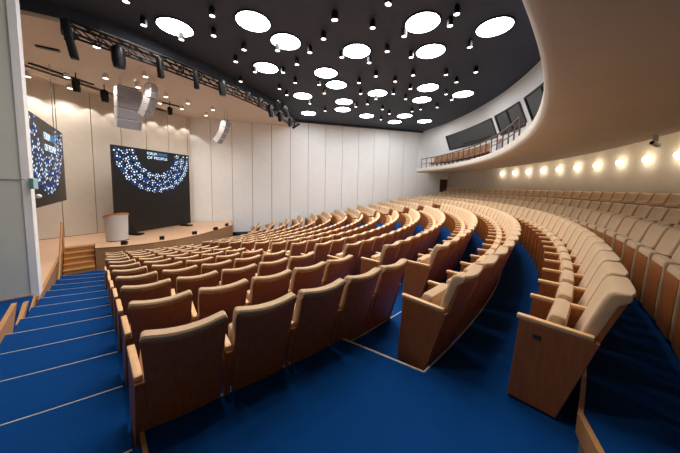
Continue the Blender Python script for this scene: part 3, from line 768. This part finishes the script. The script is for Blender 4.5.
# ------------------------------------------------------------------ chairs
def chair_parts():
    """local frame: x along the row, +y towards the stage, origin on the floor under the arm fronts"""
    out = []
    # armrest panel with wedge outline
    def panel(x, rear=False):
        mb = MB()
        pts = [(x-.024, -.0, .70), (x-.024, -.46, .70), (x-.024, -.27, .02), (x-.024, .045, .02)]
        if rear: pts = [(x-.024, -.17, .71), (x-.024, -.50, .71), (x-.024, -.33, .02), (x-.024, -.17, .02)]
        mb.poly_prism(pts, (.048, 0, 0), M['veneer'])
        bmesh.ops.bevel(mb.bm, geom=list(mb.bm.edges), offset=.004, segments=1, affect='EDGES')
        return mb
    def cap(x, rear=False):
        mb = MB()
        if rear: mb.box((x, -.31, .722), (.06, .34, .03), M['fabric'], bevel=.008)
        else: mb.box((x, -.205, .72), (.05, .45, .036), M['cap'], bevel=.007)
        return mb
    def foot(x, rear=False):
        mb = MB(); mb.box((x, -.13 if not rear else -.25, .01), (.036, .26 if not rear else .14, .02), M['plinth']); return mb
    def hw(z): return .236+.020*max(0, min(1, (z-.745)/.08))
    def shell():
        mb = MB(); secs = []
        n = 10
        for i in range(n+1):
            u = -1+2*i/n; x = u
            sec = []
            for f in (0, .33, .66, .76, 1):
                z = .07+.955*f; b = .275+.285*f+.032*(1-u*u)*(.3+.7*f)
                sec.append((x*hw(z), -b, z-(.028*(1-u*u) if f == 1 else 0)))
            for f in (1, .76, .66, .33, 0):
                z = .07+.955*f; b = .275+.285*f+.032*(1-u*u)*(.3+.7*f)-.028
                sec.append((x*hw(z), -b, z+(.004-.028*(1-u*u) if f == 1 else 0)))
            secs.append(sec)
        mb.loft(secs, M['veneer'])
        ci = mb.mi(M['cap']); mb.bm.normal_update()
        for f in mb.bm.faces:
            if all(v.co.z > .985 for v in f.verts) and len(f.verts) == 4 and max(v.co.y for v in f.verts)-min(v.co.y for v in f.verts) > .02: f.material_index = ci
        return mb
    def cushion():
        mb = MB(); secs = []
        us = [-1, -.985, -.95, -.9, -.8, -.5, -.25, 0, .25, .5, .8, .9, .95, .985, 1]
        for u in us:
            x = u
            e = max(0., (abs(u)-.86)/.14); sq = math.sqrt(max(0, 1-e*e))
            k = .55+.45*sq           # thickness shrinks at the rounded ends
            hz = -.03*(1-sq)+.012
            def P(z, b): return (x*hw(z), -(b+.032*(1-u*u)*(.3+.7*max(0, min(1, (z-.07)/.955)))), z+(hz-.028*(1-u*u))*(1 if z > .8 else 0))
            base = lambda z: .275+.285*(z-.07)/.955
            sec = [P(.40, base(.40)-.034), P(.42, base(.42)-.034-.06*k), P(.48, base(.48)-.036-.08*k), P(.71, base(.71)-.036-.08*k), P(.80, base(.80)-.036-.08*k), P(.92, base(.92)-.036-.078*k), P(1.0, base(1.0)-.036-.076*k),
                   P(1.05, base(1.05)-.036-.068*k), P(1.069, base(1.07)-.036-.045*k), P(1.073, base(1.07)-.0), P(1.058, base(1.06)+.010), P(1.037, base(1.03)+.007), P(1.03, base(1.03)-.005), P(1.0, base(1.0)-.03), P(.80, base(.8)-.031), P(.7, base(.7)-.031)]
            secs.append(sec)
        mb.loft(secs, M['fabric']); return mb
    def seat(rear=False):
        mb = MB()
        # tipped-up cushion: an upright slab leaning back slightly
        th = -.10 if not rear else -.04; R = Matrix.Rotation(th, 3, 'X')
        c = Vector((0, -.20, .50)) if not rear else Vector((0, -.10, .46))
        hh = .29 if not rear else .37
        secs = []
        for u in (-1, -.975, -.92, -.5, 0, .5, .92, .975, 1):
            x = .222*u
            e = max(0., (abs(u)-.9)/.1); sq = math.sqrt(max(0, 1-e*e)); k = .7+.3*sq
            prof = [(.05*k, -hh+.02), (.056*k, 0), (.056*k, hh-.04), (.045*k, hh-.01), (0, hh), (-.045*k, hh-.008), (-.058*k, hh-.04), (-.06*k, 0), (-.055*k, -hh+.05), (-.03*k, -hh+.01), (.03*k, -hh)]
            secs.append([c+R.inverted() @ Vector((x, -y, z*(.97+.03*sq))) for y, z in prof])
        mb.loft(secs, M['fabric']); return mb, (R, c, hh)
    def board(q):
        R, c, hh = q
        mb = MB()
        mb.box(c+R.inverted() @ Vector((0, .056, -.02)), (.41, .022, hh*2-.12), M['veneer'], R.inverted(), .006); return mb
    return panel, cap, foot, shell, cushion, seat, board
panel, cap, foot, shell, cushion, seat, board = chair_parts()
def make_chair(x_panels, rear=False):
    t = empty('auditorium_chair', (0, 0, 0))
    for x in x_panels:
        p = panel(x, rear).build('side_panel', t); cap(x, rear).build('armrest', p, 40); foot(x, rear).build('foot', p)
    shell().build('back_shell', t, 40)
    cushion().build('back_cushion', t, 50)
    mb, R = seat(rear); s = mb.build('seat', t, 50)
    board(R).build('seat_board', s, 40)
    return t
proto = {'one': make_chair((-W/2,)), 'both': make_chair((-W/2, W/2))}
proto['rear'] = make_chair((-W/2,), True); proto['rearboth'] = make_chair((-W/2, W/2), True)
proto['end'] = make_chair(())
e_ = panel(0).build('side_panel', proto['end']); cap(0).build('armrest', e_, 40); foot(0).build('foot', e_)
e_.location = (-W/2, 0, 0)
panel(-W/2+.012).build('side_board', proto['end'])
END = {}          # first chair of a side-aisle row: its outer panel follows the aisle
PROTOS = set(o.name for o in proto.values())
SCX = {}
chairs = []                                       # (key, x, y, z, rz, kind, label, group)
def row(rowkey, r, z, a0, n, lab, grp, st=None):
    st = st or W/r
    for i in range(n):
        a = a0+(i+.5)*st
        kind = 'both' if i == n-1 else 'one'
        if rowkey[0] == 'L' and i == 0: kind = 'end'
        if rowkey in ('R1', 'R2', 'R3'): kind = 'rear'+(kind if kind == 'both' else '')
        if kind == 'end': END['%s.%d' % (rowkey, i)] = (a0-A_L)*-1
        x, y = pol(r, a)
        SCX[rowkey] = st*r/W+.004 if st*r < W-.001 else 1.0
        chairs.append(((rowkey, i), x, y, Z(z), a+PI/2, kind, lab(i, n), grp))
rowname = ['topmost row', 'second row down', 'third row down', 'fourth row down', 'fifth row down', 'sixth row down', 'seventh row down', 'eighth row down', 'ninth row down', 'tenth row down', 'eleventh row down', 'twelfth row down', 'lowest row by the stage']
WALLMARGIN = .12
def fit_n(r, a0):
    aend = WALL_D+math.asin((WALL_OFF-.25)/r)
    return int((aend-a0)*r/W)
for k in range(13):
    rv = 17.682-PIT*k; ra = rv-.57
    st_ = W/rv; a0 = (-.9557, -.9645, -.9755, -.988, -1.003, -1.02, -1.038, -1.064)[k] if k < 8 else A_L-math.asin(2.84/max(rv, 7))
    if k < 11: row('L%d' % k, ra, Z_A[k], a0, 5, lambda i, n, k=k: 'beige tip-up seat, five-seat side block, %s, %s from the stepped aisle' % (rowname[k], ordw(i+1)), 'seats in the side block by the steps', st_)
    n = int((.742-.032)/st_)
    if k < 12: row('M%d' % k, ra, Z_A[k], -.742, n, lambda i, n, k=k: 'beige tip-up seat, middle block, %s, %s from its near aisle' % (rowname[k], ordw(i+1)), 'seats in the middle block', st_)
    n = fit_n(rv, .030)
    row('F%d' % k, ra, Z_A[k], .030, n, lambda i, n, k=k: 'beige tip-up seat, far block, %s, %s from the white wall' % (rowname[k], ordw(n-i)), 'seats in the far block', st_)
for key, r, z, a0, nm in (('B1', 18.009, Z_B1, -.832, 'row curving along the near walkway edge'), ('R0', 18.978, Z_R0, -.821, 'row just behind the blue walkway'),
                      ('R1', 19.95, Z_R1, -.80, 'raised row second from the walkway'), ('R2', 20.92, Z_R2, -.80, 'raised row third from the walkway'), ('R3', 21.89, Z_R3, -.80, 'rearmost row under the wall lamps')):
    n = fit_n(r, a0)
    row(key, r, z, a0, n, lambda i, n, nm=nm: 'beige tip-up seat, %s, %s from its near end' % (nm, ordw(i+1)), 'seats in the '+nm)
STUFF = set()                                    # seats that show smallest: built as one object
for w_ in 'F5:1-1,5-6 F0:0-0,3-9 M0:21-21 M7:6-12 R2:0-8,28-41 F1:3-8 M1:9-10 F3:2-7 M4:9-16 M8:4-11 L10:4-4 R0:24-38 R1:0-0,26-39 R3:0-12,37-43 M2:10-14 B1:24-27,30-36 M9:2-10 F2:1-2,4-8 M5:8-15 F6:0-3 M6:8-14 M10:1-9 F12:0-4 F11:0-4 F7:0-4 F4:4-7 F10:0-4 M3:10-16 F9:0-4 F8:0-4 M11:1-7'.split():
    r_, l_ = w_.split(':')
    for p_ in l_.split(','):
        a_, b_ = map(int, p_.split('-')); STUFF.update('%s.%d' % (r_, v) for v in range(a_, b_+1))
used = set(); n_ind = 0
for key, x, y, z, rz, kind, lab, grp in chairs:
    if '%s.%d' % key in STUFF: continue
    o = proto[kind] if kind not in used else copy_tree(proto[kind])
    used.add(kind)
    o.location = (x, y, z); o.rotation_euler = (0, 0, rz); o.scale = (SCX[key[0]], 1, 1)
    if kind == 'end':
        th = END['%s.%d' % key]
        for c in o.children:
            if c.name.startswith('side_panel'):
                c.rotation_euler = (0, 0, th); c.location = (-W/2-.012-.36*math.sin(th), -.36+.36*math.cos(th), 0)
    o['label'] = lab; o['category'] = 'chair'; o['group'] = grp; o['seat_key'] = '%s.%d' % key
    if key == ('R0', 0):
        mb = MB(); mb.box((-W/2-.027, -.12, .60), (.006, .05, .03), M['frame']); mb.build('number_plate', o)
# the remaining, farthest and mostly hidden seats as one object
rest = [c for c in chairs if '%s.%d' % c[0] in STUFF]
if rest:
    src = {}
    for kd, o in proto.items():
        src[kd] = [c for ch in o.children for c in [ch]+list(ch.children)]
    mats = []; V = []; Fc = []; MI = []; SM = []
    for c in rest:
        X = Matrix.Translation((c[1], c[2], c[3])) @ Matrix.Rotation(c[4], 4, 'Z') @ Matrix.Diagonal((SCX[c[0][0]], 1, 1, 1))
        for o in src[c[5]]:
            me = o.data; b = len(V)
            V += [X @ v.co for v in me.vertices]
            mm = []
            for mt in me.materials:
                if mt not in mats: mats.append(mt)
                mm.append(mats.index(mt))
            for p in me.polygons:
                Fc.append([b+i for i in p.vertices]); MI.append(mm[p.material_index]); SM.append(p.use_smooth)
    me = D.meshes.new('auditorium_chairs'); me.from_pydata(V, [], Fc)
    for mt in mats: me.materials.append(mt)
    me.polygons.foreach_set('material_index', MI); me.polygons.foreach_set('use_smooth', SM)
    try: me.set_sharp_from_angle(angle=math.radians(45))
    except Exception: pass
    o = D.objects.new('auditorium_chairs', me); COL.objects.link(o); o['kind'] = 'stuff'
    tag(o, 'remaining far beige seats, mostly hidden behind nearer rows of the hall', 'chairs', 'seats beyond the nearer rows')
for kd, o in proto.items():                       # a pattern chair no seat used
    if kd not in used:
        for c in list(o.children):
            for d in list(c.children): D.objects.remove(d)
            D.objects.remove(c)
        D.objects.remove(o)
# balcony chairs behind the railing
def bchair():
    mb = MB()
    mb.box((0, -.32, .72), (.44, .09, .62), M['seatred'], Matrix.Rotation(.12, 3, 'X'), .03)
    mb.box((0, -.08, .44), (.44, .46, .1), M['seatred'], None, .03)
    t = empty('balcony_chair', (0, 0, 0)); mb.build('upholstery', t, 50)
    for sx in (-.2, .2):
        for sy in (-.26, .1):
            mb = MB(); mb.tube((sx, sy, 0), (sx, sy, .4), .015, M['frame'], 6); mb.build('leg', t)
    return t
bc = bchair(); first = True
for i in range(15):
    a = .235-.028*i
    o = bc if first else copy_tree(bc); first = False
    o.location = (*pol(19.35, a), Z(1.492)); o.rotation_euler = (0, 0, a+PI/2)
    tag(o, 'small brown balcony chair behind the railing, %s from the white side wall' % ordw(i+1), 'chair', 'chairs on the balcony')

pj = empty('projector', (*pol(19.0, -.475), Z(1.585)), .9, 'white projector box on the balcony edge where the railing ends', 'projector')
mb = MB(); mb.box((0, 0, .18), (.5, .42, .2), M['white'], bevel=.02); mb.build('housing', pj)
mb = MB(); mb.tube((-.26, 0, .18), (-.22, 0, .18), .07, M['lens'], 14); mb.build('lens', pj, 40)
mb = MB(); mb.box((0, 0, .04), (.3, .3, .08), M['greypipe']); mb.build('stand', pj)
bx = empty('equipment_box', (*pol(19.2, -.20), Z(1.492)), .3, 'small upright white box behind the balcony railing past the chairs', 'box')
mb = MB(); mb.box((0, 0, .35), (.4, .35, .7), M['white'], bevel=.02); mb.build('body', bx)
mb = MB(); mb.box((0, 0, .715), (.43, .38, .03), M['arrwhite'], bevel=.008); mb.build('lid', bx)

# ------------------------------------------------------------------ camera, world
cam = D.cameras.new('camera'); co = D.objects.new('camera', cam); COL.objects.link(co)
cam.sensor_fit = 'HORIZONTAL'; cam.sensor_width = 36; cam.lens = 36*F/680
cam.shift_x = 0; cam.shift_y = -(226.5-PY)/680*1.0
right = Vector((1, 0, 0)); fwd = Vector((0, math.cos(T), -math.sin(T))); up = Vector((0, math.sin(T), math.cos(T)))
Rm = Matrix((right, up, -fwd)).transposed()
co.matrix_world = Matrix.Translation((0, 0, ZO)) @ (Rm @ Matrix.Rotation(RR, 3, 'Z')).to_4x4()
cam.clip_start = .05; cam.clip_end = 200
sc = bpy.context.scene; sc.camera = co
wd = D.worlds.new('World'); sc.world = wd; wd.use_nodes = True
wd.node_tree.nodes['Background'].inputs[0].default_value = (.9, .85, .8, 1)
wd.node_tree.nodes['Background'].inputs[1].default_value = .03
sc.view_settings.view_transform = 'Standard'; sc.view_settings.look = 'None'; sc.view_settings.gamma = 1; sc.view_settings.use_curve_mapping = False
sc.view_settings.exposure = .3
